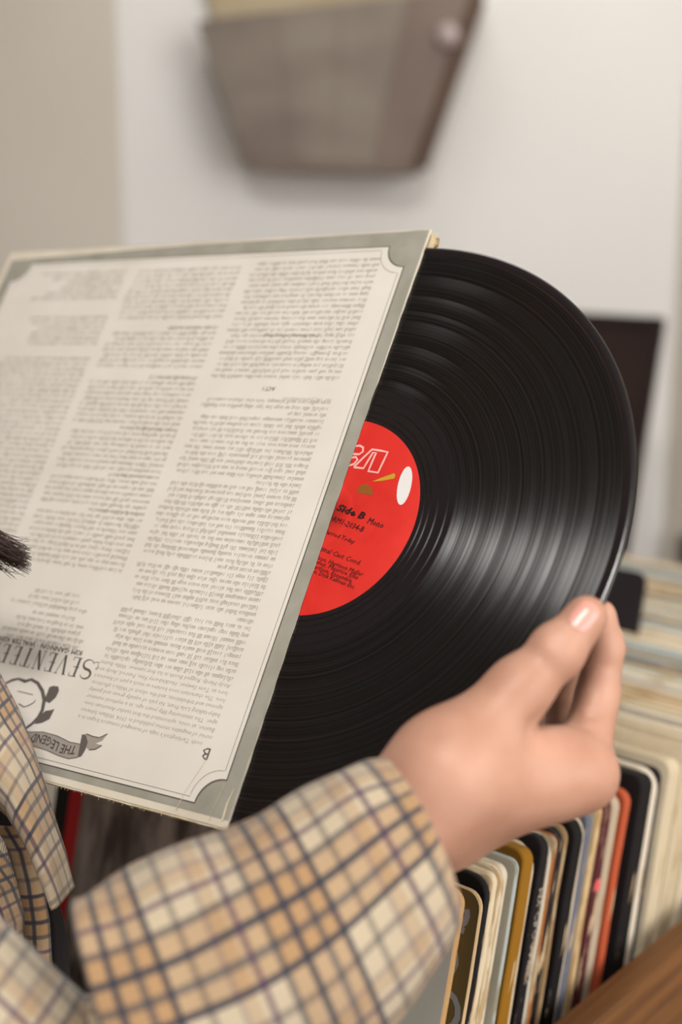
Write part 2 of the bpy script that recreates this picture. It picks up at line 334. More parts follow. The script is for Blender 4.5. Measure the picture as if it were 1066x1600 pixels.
def album(s, t, dh, thick, edge, face, wear=0.25, rad=0.007, dlean=0.0, name='record_album', size=ALB, mats=None):
    """slab in local axes: x = along the row (thickness), y = towards the near side, z = up the cover"""
    out = []; H2 = size
    seg = 5
    r1 = rad * random.uniform(0.7, 1.4); r2 = rad * random.uniform(0.6, 1.2)
    out += [(-size, 0), (0, 0)]
    nside = 9
    out = [(-size, 0.0), (-0.002, 0.0)]
    for i in range(1, nside): out.append((random.uniform(-0.0006, 0.0004), (H2 - r1) * i / nside))
    for i in range(seg + 1):
        a = i / seg * math.pi / 2; out.append((-r1 + r1 * math.cos(a), H2 - r1 + r1 * math.sin(a)))
    for i in range(1, 8): out.append((-r1 - (size - r1 - r2) * i / 8, H2 + random.uniform(-0.0006, 0.0003)))
    for i in range(seg + 1):
        a = math.pi / 2 + i / seg * math.pi / 2; out.append((-size + r2 + r2 * math.cos(a), H2 - r2 + r2 * math.sin(a)))
    n = len(out); V = []
    for k, (x, ins) in enumerate(((-thick / 2, 0.0008), (-thick / 2 + 0.0007, 0), (thick / 2 - 0.0007, 0), (thick / 2, 0.0008))):
        for (y, z) in out:
            cy, cz = -size / 2, H2 / 2; dy, dz = y - cy, z - cz; g = 1 - ins / (size / 2)
            V.append((x, cy + dy * g, cz + dz * g))
    Fc = [tuple(range(n - 1, -1, -1)), tuple(range(3 * n, 4 * n))]; mi = [1, 1]
    for k in range(3):
        for i in range(n):
            j = (i + 1) % n; Fc.append((k * n + i, k * n + j, (k + 1) * n + j, (k + 1) * n + i)); mi.append(0)
    me = mesh(V, Fc); me.polygons.foreach_set('material_index', mi)
    L = LEAN + dlean; ua = UP * math.cos(L) + RD * math.sin(L); na = RD * math.cos(L) - UP * math.sin(L)
    p = cw(s - ALB * math.sin(LEAN), t, zb + dh)
    mw = Matrix(((na[0], TD[0], ua[0], p[0]), (na[1], TD[1], ua[1], p[1]), (na[2], TD[2], ua[2], p[2]), (0, 0, 0, 1)))
    return link(name, me, mats or [edge_mat(edge, wear), face_mat(face)], None, mw)
CRM = (224, 208, 178); TAN = (214, 184, 140); BLK = (26, 22, 24)
# measured along the spines: start pixel at row y, end pixel, edge colour, cover colour, wear, near-side offset, label
SP = [
 ('b', 744, 750, TAN, (96, 80, 40), .2, .014, 'olive album with grey swirl cover, right behind the frontmost album'),
 ('b', 752, 759, BLK, BLK, .1, .004, 'thin black-topped album just behind the olive swirl album'),
 ('b', 759, 765, CRM, CRM, .4, .007, 'cream album with dotted worn spine, third behind the olive swirl album'),
 ('b', 766, 776, CRM, CRM, .15, .006, 'plain cream album between two dotted cream spines'),
 ('b', 777, 789, CRM, CRM, .42, .008, 'cream album with brown scuffed corner, left of the pale blue edge'),
 ('b', 790, 801, (216, 206, 184), CRM, .1, .009, 'cream album touching the pale blue edged one'),
 ('b', 802, 806, (186, 198, 196), (200, 196, 180), .3, .007, 'thin pale blue edged album beside the mustard one'),
 ('b', 807, 822, (150, 104, 20), (140, 100, 24), .05, .004, 'mustard and olive mottled album with wide spine'),
 ('b', 823, 833, CRM, CRM, .1, .009, 'cream album between the mustard album and the lettered black spine'),
 ('b', 834, 845, BLK, BLK, .12, .004, 'black album with pale lettering along its spine'),
 ('b', 846, 855, (222, 212, 192), CRM, .15, .011, 'off-white album right of the lettered black spine'),
 ('b', 856, 864, (176, 104, 46), CRM, .3, .012, 'orange-brown worn spine album, left of the two black albums'),
 ('c', 873, 889, BLK, BLK, .2, .009, 'black album with ragged worn edge, left of the tan worn spine'),
 ('c', 890, 898, (192, 166, 130), TAN, .45, .011, 'tan worn album sandwiched between two black albums'),
 ('c', 899, 912, (18, 16, 18), BLK, .05, .008, 'clean black album with rounded corner, beside the yellow-cornered album'),
 ('c', 913, 923, CRM, (206, 164, 40), .12, .012, 'cream spine album with a yellow corner on its cover'),
 ('c', 924, 936, (104, 108, 124), (104, 108, 124), .15, .013, 'blue-grey spine album in the middle of the row'),
 ('c', 937, 945, TAN, CRM, .35, .010, 'tan spine album between the blue-grey and dark red albums'),
 ('c', 946, 956, (84, 34, 40), (84, 34, 40), .2, .009, 'dark red spine album with a pink dot'),
 ('c', 957, 974, (188, 170, 146), (176, 160, 140), .1, .012, 'thick grey-beige album left of the orange spine'),
 ('c', 976, 984, (186, 86, 52), (186, 86, 52), .08, .011, 'bright orange spine album'),
 ('c', 986, 1003, (20, 16, 17), BLK, .06, .006, 'thick black album right of the orange spine'),
 ('c', 1004, 1019, (228, 216, 196), CRM, .1, .009, 'white spine album between two black albums'),
 ('c', 1020, 1029, (30, 24, 32), BLK, .08, .012, 'black album with a dark top edge near the right frame edge'),
 ('c', 1031, 1046, (210, 194, 164), CRM, .12, .008, 'beige album, second from the right frame edge'),
 ('c', 1047, 1066, (202, 186, 156), CRM, .2, .006, 'beige album cut by the right frame edge'),
]
GR = 'records standing in the crate'
pl_pt = {'b': 1486, 'c': 1420}
NAp = NA
def s_of(px, py, t):
    """row position whose leaning spine passes this pixel"""
    P = hit(px, py, O + TD * t, TD); dh = P[2] - O[2]
    return float((P - O) @ RD) - dh * math.tan(LEAN)
# frontmost album: mottled cover with a red band and a black border
M_fc = mat('front_cover', (176, 168, 158), 0.6); m = M_fc; tc = nd(m, 'ShaderNodeTexCoord'); sp = nd(m, 'ShaderNodeSeparateXYZ'); lk(m, tc.outputs['Object'], sp.inputs[0])
mp = nd(m, 'ShaderNodeMapping'); mp.inputs['Scale'].default_value = (1, 40, 14); lk(m, tc.outputs['Object'], mp.inputs[0])
nz = nd(m, 'ShaderNodeTexNoise'); nz.inputs['Scale'].default_value = 1.5; nz.inputs['Detail'].default_value = 9; lk(m, mp.outputs[0], nz.inputs['Vector'])
r = nd(m, 'ShaderNodeValToRGB'); r.color_ramp.elements[0].color = rgba((84, 72, 68)); r.color_ramp.elements[1].color = rgba((168, 156, 148)); r.color_ramp.elements[0].position = .38; r.color_ramp.elements[1].position = .62; lk(m, nz.outputs['Fac'], r.inputs[0])
mrr = nd(m, 'ShaderNodeMapRange'); mrr.inputs['From Min'].default_value = -ALB; mrr.inputs['From Max'].default_value = 0; lk(m, sp.outputs['Y'], mrr.inputs[0])
def cramp(pts):
    q = nd(m, 'ShaderNodeValToRGB'); q.color_ramp.interpolation = 'CONSTANT'
    while len(q.color_ramp.elements) > 1: q.color_ramp.elements.remove(q.color_ramp.elements[-1])
    q.color_ramp.elements[0].position = 0; q.color_ramp.elements[0].color = pts[0][1]
    for p, c in pts[1:]:
        e = q.color_ramp.elements.new(p); e.color = c
    lk(m, mrr.outputs[0], q.inputs[0]); return q
base = cramp([(0, rgba((16, 14, 14))), (0.045, rgba((190, 34, 38))), (0.085, rgba((120, 112, 106))), (0.62, rgba((206, 204, 192)))])
msk = cramp([(0, (0, 0, 0, 1)), (0.085, (1, 1, 1, 1)), (0.62, (0, 0, 0, 1))])
mx = nd(m, 'ShaderNodeMix', data_type='RGBA'); lk(m, msk.outputs[0], mx.inputs['Factor']); lk(m, base.outputs[0], mx.inputs['A']); lk(m, r.outputs[0], mx.inputs['B']); lk(m, mx.outputs['Result'], bsdf(m).inputs['Base Color'])
front = album(0.0, 0.0, 0.0, 0.0042, (206, 164, 112), CRM, 0.2, mats=[edge_mat((206, 164, 112), .2), M_fc]); tag(front, 'frontmost album with pale drawn cover and red left band', 'record album', GR)
dr = Acc()                                              # fine curved lines printed on its cover
for k in range(16):
    c0 = (-0.03 - 0.004 * k, 0.16 + 0.004 * k); pts = [(c0[0] - 0.05 + 0.09 * i / 10, c0[1] + 0.05 * math.sin(i / 10 * 2.2 + 0.05 * k)) for i in range(11)]
    dr.stroke([p for p in pts if p[0] < -0.004], 0.0005, 0)
dr.v = [(-0.0042 / 2 - 0.0001, a, b) for (a, b, c) in dr.v]
dr.poly([(-.00225, -.04, .228), (-.00225, -.022, .228), (-.00225, -.022, .222), (-.00225, -.04, .222)])
o = dr.build('cover_drawing', mat('cover_line_ink', (96, 96, 92), .6)); o.matrix_world = front.matrix_world; o.parent = front; o.matrix_parent_inverse = front.matrix_world.inverted()
albs = []
for (row, a, b2, ec, fc, wear, t, lab) in SP:
    sa, sb = s_of(a, pl_pt[row], t), s_of(b2, pl_pt[row], t)
    if t < .0139: t = .006 + random.uniform(-.0012, .0014)
    albs.append([(sa + sb) / 2, max(0.002, (sb - sa) * 0.97), t - 0.005, ec, fc, wear, lab])
last = 0.0021
objs = {}
for q in albs:
    lo = max(q[0] - q[1] / 2, last + 0.0002); hi = max(q[0] + q[1] / 2, lo + 0.0022); last = hi
    th = (hi - lo) ; o = album((lo + hi) / 2, q[2], random.uniform(0, 0.0018), th, q[3], q[4], q[5], rad=random.uniform(.005, .011)); tag(o, q[6], 'record album', GR); objs[q[6]] = (o, th)
SW = albs[0][6]; o, th = objs[SW]
sw = Acc()                                              # grey swirls on the olive cover
for k in range(7):
    cy, cz = -0.012 - 0.004 * (k % 2), 0.30 - 0.024 * k
    pts = [(cy + (0.016 - 0.0009 * i) * math.cos(0.5 * i + k), cz + (0.017 - 0.0009 * i) * math.sin(0.5 * i + k)) for i in range(14)]
    pts = [p for p in pts if p[0] < -0.0015 and p[1] < .306]
    if len(pts) > 2: sw.stroke(pts, 0.0034, 0)
sw.v = [(-th / 2 - 0.00012, a, b) for (a, b, c) in sw.v]
x = sw.build('swirl_print', mat('swirl_grey', (132, 136, 138), .6)); x.matrix_world = o.matrix_world; x.parent = o; x.matrix_parent_inverse = o.matrix_world.inverted()
o, th = objs['black album with pale lettering along its spine']
tv, tf_ = text_geo('MY CROONERS', 0.0075, res=1); ac = Acc()
ac.add([(-p[1] * 0.9 + 0.003, 0.0006, 0.285 - p[0]) for p in tv], tf_); x = ac.build('spine_lettering', mat('spine_letters', (176, 166, 156), .6)); x.matrix_world = o.matrix_world; x.parent = o; x.matrix_parent_inverse = o.matrix_world.inverted()
o, th = objs['cream spine album with a yellow corner on its cover']
o, th = objs['dark red spine album with a pink dot']
bmk = bmesh.new(); bmesh.ops.create_uvsphere(bmk, u_segments=12, v_segments=8, radius=0.004); mek = bpy.data.meshes.new('dot')
for v in bmk.verts: v.co = Vector((v.co.x * .8, v.co.y * 0.12 + 0.0004, v.co.z + 0.262))
bmk.to_mesh(mek); bmk.free(); x = link('pink_sticker', mek, mat('pink', (226, 92, 96), .6)); x.matrix_world = o.matrix_world; x.parent = o; x.matrix_parent_inverse = o.matrix_world.inverted()
# the far part of the row
cols = [CRM, (228, 214, 186), (218, 200, 166), (200, 204, 200), (176, 190, 190), (190, 160, 124), (230, 220, 200), CRM, (216, 206, 186), (206, 190, 160), (90, 76, 68), CRM, (214, 208, 196), CRM]
s = last + 0.001
while s < 0.62:
    th = random.choice([0.0035, 0.004, 0.005, 0.006, 0.008]); c = random.choice(cols)
    if abs(s - 0.36) < 0.004: c = (158, 176, 180)
    o = album(s + th / 2, random.uniform(-0.002, 0.003), random.uniform(0, 0.004), th, c, tuple(int(v * .9) for v in c), .2)
    nm = 'dark brown' if sum(c) < 300 else 'pale blue-grey' if c[2] >= c[0] - 4 else 'tan' if c[0] - c[2] > 55 else 'light grey' if c[0] - c[2] < 24 else 'cream'
    tag(o, nm + ' album top edge, blurred, in the far part of the row', 'record album', GR); s += th + 0.0004
# black sleeve standing proud of the row
sb_ = 0.375
P = hit(1012, 897, O + RD * sb_ + NA * 0.0, NA); 
tt = float((P - O) @ TD); hh = float((P - O) @ UA) 
o = album(0.6235, 0, 0, 0.0028, (34, 28, 32), (34, 28, 33), .03)
L = LEAN; s_b = 0.41
P = hit(1013, 896, O + RD * s_b, NA); tt = float((P - (O + RD * s_b)) @ TD); hh = float((P - (O + RD * s_b)) @ UA)
p = O + RD * s_b - UA * ALB + TD * tt + UA * hh
o.matrix_world = Matrix(((NA[0], TD[0], UA[0], p[0]), (NA[1], TD[1], UA[1], p[1]), (NA[2], TD[2], UA[2], p[2]), (0, 0, 0, 1)))
o.name = 'divider_card'; tag(o, 'black card standing proud of the far albums beside the fingers', 'divider card')
print('divider t', tt, 'h', hh)

# dark board leaning behind the crate
PB = pix(1030, 500, 1.62)
def bp(x, y): return hit(x, y, PB, NA)
c0 = bp(1036, 496); hgt = c0[2] / math.cos(LEAN) - .012 * math.tan(LEAN)
pts = [c0, c0 - TD * 0.33, c0 - TD * 0.33 - UA * hgt, c0 - UA * hgt]
tbx = np.mean(pts, 0)
brd = empty('dark_board', c0 - UA * hgt - TD * 0.165); tag(brd, 'dark brown board leaning behind the far end of the record row', 'board')
prism('panel', pts, 0.012, noise_mat('dark_board_wood', (40, 24, 20), (50, 32, 27), 10, 0.6), brd, -NA, 0.002)
for a, b2 in ((pts[0], pts[1]), (pts[0], pts[3])):
    d = (b2 - a) / np.linalg.norm(b2 - a); n2 = -TD if abs(d @ UA) > .5 else -UA
    prism('edge_strip', [a + -NA * .004, b2 - NA * .004, b2 - NA * .004 + n2 * .012, a - NA * .004 + n2 * .012], 0.004, mat('board_edge', (36, 22, 18), .5), brd, -NA, 0.001)

# ------------------------------------------------------------------ record sleeve held in the air
RS = np.array([[0.82149, -0.30346, 0.48278], [0.07248, 0.89534, 0.43946], [-0.5656, -0.32601, 0.7575]]); TS = np.array([-.2101, -.165, .847]); S = 0.311
def ortho(R):
    u, _, v = np.linalg.svd(R); return u @ v
RS = ortho(RS); WS = M3 @ RS; P0 = CAM + M3 @ TS
MW_S = Matrix(((WS[0, 0], -WS[0, 1], -WS[0, 2], P0[0]), (WS[1, 0], -WS[1, 1], -WS[1, 2], P0[1]), (WS[2, 0], -WS[2, 1], -WS[2, 2], P0[2]), (0, 0, 0, 1)))
def loc(px, py, off=0.0):
    d = np.array([(px - 533) / FPX, (py - 800) / FPX, 1]); n = RS[:, 2]; o_ = TS + n * off; q = RS.T @ (d * ((o_ @ n) / (d @ n)) - TS); return np.array([q[0], -q[1]])
def slw(u, v, z): return np.array(MW_S @ Vector((u, -v, z)))
sleeve = empty('record_sleeve', P0); sleeve.matrix_world = MW_S
tag(sleeve, 'worn cream record sleeve with grey frame and upside-down text, held up', 'record sleeve')
def onS(name, me, m, parent=None, smooth=False): return link(name, me, m, parent or sleeve, MW_S, smooth)
# cardboard: front and back panel, closed on three sides, open towards the record
def panel(zf, zbk, x1, wob=0.0):
    n = 60; V = []; Fc = []
    edge = []
    for i in range(n + 1): edge.append((x1 * i / n, -S + (random.uniform(-.0007, .0003) if i > n * .45 else 0)))       # frayed bottom
    for i in range(1, n + 1): edge.append((x1 + random.uniform(-.00025, .0002) - 0.0016 * math.sin(math.pi * i / n) * wob, -S + S * i / n))
    for i in range(1, n + 1): edge.append((x1 - x1 * i / n, random.uniform(-.0001, .0001)))
    for i in range(1, n): edge.append((0, -S * i / n))
    k = len(edge)
    V = [(*e, zf) for e in edge] + [(*e, zbk) for e in edge]
    Fc = [tuple(range(k)), tuple(range(2 * k - 1, k - 1, -1))] + [(i, i + k, (i + 1) % k + k, (i + 1) % k) for i in range(k)]
    return mesh(V, Fc)
onS('front_panel', panel(0.0, -0.0010, S, 1.0), M_cream)
onS('back_panel', panel(-0.0036, -0.0042, S + 0.002, 0.6), M_kraft)
onS('top_fold', boxmesh((S - 0.004, 0.0012, 0.0042), (S / 2 - .002, -0.0002, -0.0021), 0.0004), M_cream)
onS('bottom_fold', boxmesh((S - 0.002, 0.0016, 0.0044), (S / 2, -S + 0.0002, -0.0022), 0.0005), M_kraft)
onS('spine_fold', boxmesh((0.0012, S, 0.0042), (0.0004, -S / 2, -0.0021), 0.0004), M_kraft)
tab = Acc()                                             # torn corner at the mouth of the sleeve
tab.poly([(S, -.002, -.0042), (S + .0042, -.003, -.003), (S + .0045, -.0075, -.0035), (S + .0012, -.009, -.004)]); tab.poly([(S, -.002, -.0052), (S + .0012, -.009, -.005), (S + .0045, -.0075, -.0045), (S + .0042, -.003, -.004)])
tab.build('torn_tab', noise_mat('torn_kraft', (150, 112, 60), (214, 190, 150), 300, .9), sleeve, MW_S)
fr = Acc()                                              # frayed fibres along the bottom edge
for i in range(90):
    x = random.uniform(0.15, 0.285); l = random.uniform(.0006, .0022); a = random.uniform(-.8, .8)
    fr.stroke([(x, -S + .0004), (x + l * math.sin(a), -S - l * math.cos(a))], [.00035, .0001], -0.0004)
fr.build('frayed_fibres', M_kraft, sleeve, MW_S)['kind'] = 'stuff'
# grey printed frame with notched corners, page panel inside it
def notched(x0, y0, x1, y1, rr, z):
    pts = []
    for (cx, cy, a0) in ((x0, y0, 90), (x1, y0, 180), (x1, y1, 270), (x0, y1, 0)):
        for i in range(13):
            a = math.radians(a0 - 90 * i / 12); pts.append((cx + rr * math.cos(a), cy + rr * math.sin(a), z))
    return pts
E1 = 0.00008
g = Acc(); g.poly([(0.0045, -S + 0.0037, E1), (S - 0.0006, -S + 0.0037, E1), (S - 0.0009, -0.0004, E1), (0.152, -0.0016, E1), (0.0045, -0.0062, E1)]); g.build('grey_frame_print', M_grey, sleeve, MW_S)
PX0, PY0, PX1, PY1 = 0.0125, -S + 0.0078, 0.3022, -0.0098
a = Acc(); a.poly(notched(PX0 - .0006, PY0 - .0006, PX1 + .0006, PY1 + .0006, 0.0128, 2 * E1)); a.build('frame_outline', M_ink, sleeve, MW_S)
a = Acc(); a.poly(notched(PX0, PY0, PX1, PY1, 0.0128, 3 * E1)); page = a.build('page_print', M_page, sleeve, MW_S)
a = Acc(); rim = notched(PX0 + .002, PY0 + .002, PX1 - .002, PY1 - .002, 0.0142, 0); a.stroke([p[:2] for p in rim] + [rim[0][:2]], 0.00022, 4 * E1); a.build('inner_line', M_ink, sleeve, MW_S)
# text: the print is turned upside down. text frame: x from the right edge, y from the bottom edge (metres)
def tfp(x, y): return (S - x, -S + y)
def put_text(acc, body, x, y, size, bold=0.0, shear=0.0, align='LEFT', wid=None, res=1, z=4 * E1):
    v, f = text_geo(body, size, bold, shear, align, res)
    if len(v) == 0: return
    k = (wid / (v[:, 0].max() - v[:, 0].min())) if wid else 1.0
    acc.add([(*tfp(x + p[0] * k, y - p[1]), z) for p in v], f)
body = Acc(); heavy = Acc()
def greek(x, y, width, size=1.0, acc=None, dens=1.0):
    """a line of words too small to read: upright letter strokes with ascenders"""
    acc = acc or body; cx = 0.0; xh = 0.00155 * size
    while cx < width - 0.002:
        n = random.choice([2, 3, 3, 4, 4, 5, 6, 7, 8, 9])
        for i in range(n):
            if cx > width: break
            hgt = xh * (1.0 if random.random() > .28 else 1.5); dn = xh * 0.4 if random.random() < .08 else 0
            wdt = 0.0004 * size; sl = 0.0002
            for dx in ((0, 0.00075 * size) if random.random() < .62 else (0.0003 * size,)):
                acc.poly([(*tfp(x + cx + dx, y + dn), 4 * E1), (*tfp(x + cx + dx + wdt, y + dn), 4 * E1), (*tfp(x + cx + dx + wdt + sl, y - hgt), 4 * E1), (*tfp(x + cx + dx + sl, y - hgt), 4 * E1)][::1])
            if random.random() < .5: acc.poly([(*tfp(x + cx, y), 4 * E1), (*tfp(x + cx + .001 * size, y), 4 * E1), (*tfp(x + cx + .001 * size, y - .00028), 4 * E1), (*tfp(x + cx, y - .00028), 4 * E1)])
            cx += 0.00145 * size
        cx += 0.0011 * size
LH = 0.00352; C1, C2, C3, CWd = 0.0238, 0.1145, 0.2005, 0.0825
known = ["ooth Tarkington's saga of teenaged romance began in a", 'series of magazine stories published in 1914. William Sylvanus', 'Baxter, at once, epitomized the first tender American love-', 'ager. The simmering fifty years ago, in a mythical summer', 'baby-talking Lola Pratt, his pals of equally green and gawky', 'agonies and tribulations, and the object of Willie\'s affections', 'lore. The characters soon became as much a part of America\'s', 'lore as Tom Sawyer, Huckleberry Finn, Penrod, Andy and', 'Andy Hardy. Rugged Booth in his first summer, Willie Baxter']
y = 0.0343; i = 0; kept = {'short': (0.0955, 0.118, 0.166, 0.2015), 'gap': (0.2135,)}
initial, acth, boldl, credit = Acc(), Acc(), Acc(), Acc()
put_text(initial, 'B', C1 - 0.002, 0.0322, 0.0078, wid=0.0042)
while y < 0.297:
    if 0.2125 < y < 0.2225:
        y += LH; continue
    if i < len(known):
        put_text(body, known[i], C1 + (0.004 if i == 0 else 0), y, 0.0030, 0.000, 0.2, wid=CWd - (0.004 if i == 0 else 0))
    else:
        wd_ = CWd * (random.uniform(.12, .5) if any(abs(y - q) < LH / 2 for q in kept['short']) else random.uniform(.98, 1.0))
        greek(C1, y, wd_)
    y += LH; i += 1
put_text(acth, 'ACT I', 0.0648, 0.2175, 0.0032, 0.00006, align='CENTER')
put_text(body, 'for 182 performances.', C1, 0.2118, 0.0030, 0, .2, wid=.030)
put_text(boldl, "(Headwaiter's Drag Rag)", C1 + 0.021, 0.2455 + LH, 0.0029, 0.00003, .2, wid=.036)
y = 0.110; i = 0
while y < 0.296:
    sh = any(abs(y - q) < LH / 2 for q in (0.141, 0.163, 0.192, 0.2215, 0.256))
    if any(abs(y - q) < LH / 2 for q in (0.2255, 0.2595)): y += LH; continue
    greek(C2, y, 0.079 * (random.uniform(.3, .6) if sh else random.uniform(.97, 1))); 
    if sh: greek(C2 + .005, y, .03)
    y += LH
y = 0.100
while y < 0.296:
    if 0.262 < y < 0.274 or 0.234 < y < 0.243: y += LH; continue
    greek(C3, y, 0.080 * random.uniform(.9, 1) if y < .24 else random.uniform(.045, .075)); y += LH
for k, (yy, ww, cx_) in enumerate(((.0672, .052, .1495), (.0707, .058, .151), (.0742, .046, .149), (.0778, .048, .1495), (.0815, .030, .1485), (.0862, .056, .1555), (.0900, .036, .153), (.0935, .034, .1535))): greek(cx_ - ww / 2, yy, ww)
greek(C1 + .002, 0.2985, .0015)
body.build('body_text', M_ink_soft, page, MW_S)['kind'] = 'stuff'
put_text(credit, 'KIM GANNON · WALTER KENT', 0.1195, 0.0652, 0.0036, 0.00008, wid=.064)
# condensed serif title, letter by letter from stems and hairlines
def title(x, y, hgt, wl):
    st, hl = 0.0014, 0.0004
    def L(pts, wd): heavy.stroke([tfp(x + p[0], y - p[1] * hgt) for p in pts], wd, 4 * E1)
    for ch in 'SEVENTEEN':
        w_ = wl
        if ch == 'S':
            P_ = [(w_ * (.5 + .42 * math.cos(a)), .75 + .24 * math.sin(a)) for a in np.linspace(.3, 4.3, 10)] + [(w_ * (.5 + .42 * math.cos(a)), .26 + .25 * math.sin(a)) for a in np.linspace(1.2, -2.8, 10)]
            L(P_, [.0003, .0004, .0005, .0007, .0009, .001, .0012, .0013, .0013, .0013, .0013, .0013, .0012, .001, .0009, .0007, .0005, .0004, .0004, .0006])
            L([(w_ * .1, .1), (-w_ * .22, .05), (-w_ * .3, .3), (-w_ * .15, .42)], hl)
        elif ch == 'E':
            L([(w_ * .3, 0), (w_ * .3, 1)], st)
            for q, l in ((0.02, .5), (.5, .32), (.98, .48)): L([(w_ * .12, q), (w_ * (.3 + l), q)], hl)
            L([(w_ * .79, 0), (w_ * .79, .2)], hl); L([(w_ * .77, .8), (w_ * .77, 1)], hl)
        elif ch == 'V': L([(w_ * .15, 1), (w_ * .5, 0)], st); L([(w_ * .85, 1), (w_ * .5, 0)], hl); L([(0, .99), (w_ * .3, .99)], hl); L([(w_ * .7, .99), (w_, .99)], hl)
        elif ch == 'N': L([(w_ * .2, 0), (w_ * .2, 1)], hl); L([(w_ * .2, 1), (w_ * .75, 0)], st); L([(w_ * .75, 0), (w_ * .75, 1)], hl); L([(w_ * .05, .99), (w_ * .2, .99)], hl); L([(w_ * .6, .99), (w_ * .9, .99)], hl); L([(w_ * .05, .01), (w_ * .35, .01)], hl)
        elif ch == 'T': L([(w_ * .5, 0), (w_ * .5, 1)], st); L([(w_ * .1, .98), (w_ * .9, .98)], hl); L([(w_ * .1, .8), (w_ * .1, 1)], hl); L([(w_ * .9, .8), (w_ * .9, 1)], hl); L([(w_ * .3, .01), (w_ * .7, .01)], hl)
        x += w_ * 1.06
title(0.1085, 0.0617, 0.0100, 0.0080)
heavy.build('title_lettering', M_ink, page, MW_S); initial.build('initial_letter', M_ink, page, MW_S); acth.build('act_heading', M_ink, page, MW_S); boldl.build('bold_lines', M_ink_mid, page, MW_S); credit.build('credit_line', M_ink, page, MW_S)
# banner, oval frame and leaves, drawn in the page plane
def pg(l, z): return [(*loc(*p), z) for p in l]
a = Acc(); top = [(25, 1140), (46, 1144), (68, 1144), (90, 1150), (110, 1160), (126, 1163)]; bot = [(25, 1160), (52, 1166), (72, 1172), (92, 1181), (108, 1186), (122, 1184)]
for i in range(5): a.poly(pg([bot[i], bot[i + 1], top[i + 1], top[i]], 4 * E1))
a.poly(pg([(129, 1148), (136, 1147), (146, 1152), (156, 1154), (169, 1147), (160, 1158), (150, 1162), (160, 1165), (150, 1172), (140, 1172), (134, 1168)], 4 * E1))
a.build('banner_print', mat('banner_grey', (158, 150, 140), .6), page, MW_S)
a = Acc(); a.poly(pg([(122, 1184), (126, 1163), (129, 1148), (135, 1149), (138, 1160), (134, 1172), (128, 1182)], 5 * E1))
a.stroke([loc(*p) for p in [(136, 1147), (146, 1151), (156, 1153), (169, 1147)]], .0005, 5 * E1); a.stroke([loc(*p) for p in [(140, 1172), (150, 1171), (160, 1165)]], .0006, 5 * E1)
for ln_ in (top, bot): a.stroke([loc(*p) for p in ln_], .0004, 5 * E1)
ring = [(6, 1070), (20, 1063), (30, 1061), (40, 1065), (50, 1062), (60, 1068), (67, 1080), (70, 1094), (67, 1110), (60, 1122), (50, 1132), (40, 1139)]
a.stroke([loc(*p) for p in ring], [.0012, .0014, .0012, .0018, .0014, .0017, .0021, .0023, .0022, .0019, .0016, .0013], 5 * E1)
a.poly(pg([(70, 1095), (78, 1074), (84, 1072), (92, 1073), (93, 1080), (88, 1090), (78, 1099)], 5 * E1)); a.poly(pg([(66, 1116), (72, 1111), (80, 1110), (86, 1108), (83, 1114), (78, 1124), (66, 1130), (54, 1132)], 5 * E1))
a.stroke([loc(*p) for p in [(30, 1100), (38, 1105), (45, 1103), (54, 1098), (56, 1094)]], .0006, 5 * E1); a.stroke([loc(*p) for p in [(28, 1080), (40, 1083), (52, 1086)]], .0004, 5 * E1)
o = a.build('ornament_print', mat('ornament_ink', (98, 90, 86), .6), page, MW_S)
v, f = text_geo('THE LEGEND', 0.0062, 0.00006, 0.0, 'LEFT', 1); wx = v[:, 0].max(); a = Acc(); bl0 = loc(121, 1168); bl1 = loc(50, 1150); dv = (bl1 - bl0); ang = dv / np.linalg.norm(dv); up2 = np.array([-ang[1], ang[0]])
k = np.linalg.norm(dv) / wx
q = [bl0 + ang * p[0] * k + up2 * (p[1] - 0.0008 + 0.0011 * math.sin(p[0] / wx * 6.28)) for p in v]
a.add([(*p, 5 * E1) for p in q], f); a.build('banner_lettering', mat('banner_letters', (70, 64, 60), .6), page, MW_S)
# crease scratches near the lower corner
a = Acc(); a.stroke([loc(325, 1185), loc(290, 1238), loc(276, 1266)], [.0002, .0003, .0004], 6 * E1); a.stroke([loc(352, 1226), loc(335, 1262), loc(328, 1282)], [.0002, .0003, .0003], 6 * E1); a.stroke([loc(367, 1232), loc(356, 1256), loc(348, 1283)], [.0003, .0009, .0011], 6 * E1)
a.build('crease_scratches', M_kraft, sleeve, MW_S)

# ------------------------------------------------------------------ the record
DC = np.array([0.3037, -0.1605])                         # centre in the sleeve plane
MW_D = MW_S @ Matrix.Translation((DC[0], DC[1], -0.0021))
rec = empty('vinyl_record', slw(DC[0], -DC[1], -0.0021)); rec.matrix_world = MW_D
tag(rec, 'black vinyl record with red label, half pulled out of the sleeve', 'record')
def lathe(prof, seg=320):
    V = []; Fc = []
    for (r_, z_) in prof:
        for i in range(seg):
            a_ = 2 * math.pi * i / seg; V.append((r_ * math.cos(a_), r_ * math.sin(a_), z_))
    for k in range(len(prof) - 1):
        for i in range(seg):
            j = (i + 1) % seg; Fc.append((k * seg + i, (k + 1) * seg + i, (k + 1) * seg + j, k * seg + j))
    return mesh(V, Fc)
hz = 0.0008
gaps = [0.0745, 0.0835, 0.0945, 0.108, 0.1135, 0.1225, 0.134]
pr = [(0.0685, hz)]
for g_ in gaps: pr += [(g_ - .0006, hz), (g_ - .0004, hz - .00012), (g_ + .0004, hz - .00012), (g_ + .0006, hz)]
pr += [(0.1456, hz)]
link('grooves', lathe(pr[::-1]), M_vinyl, rec, MW_D, True)
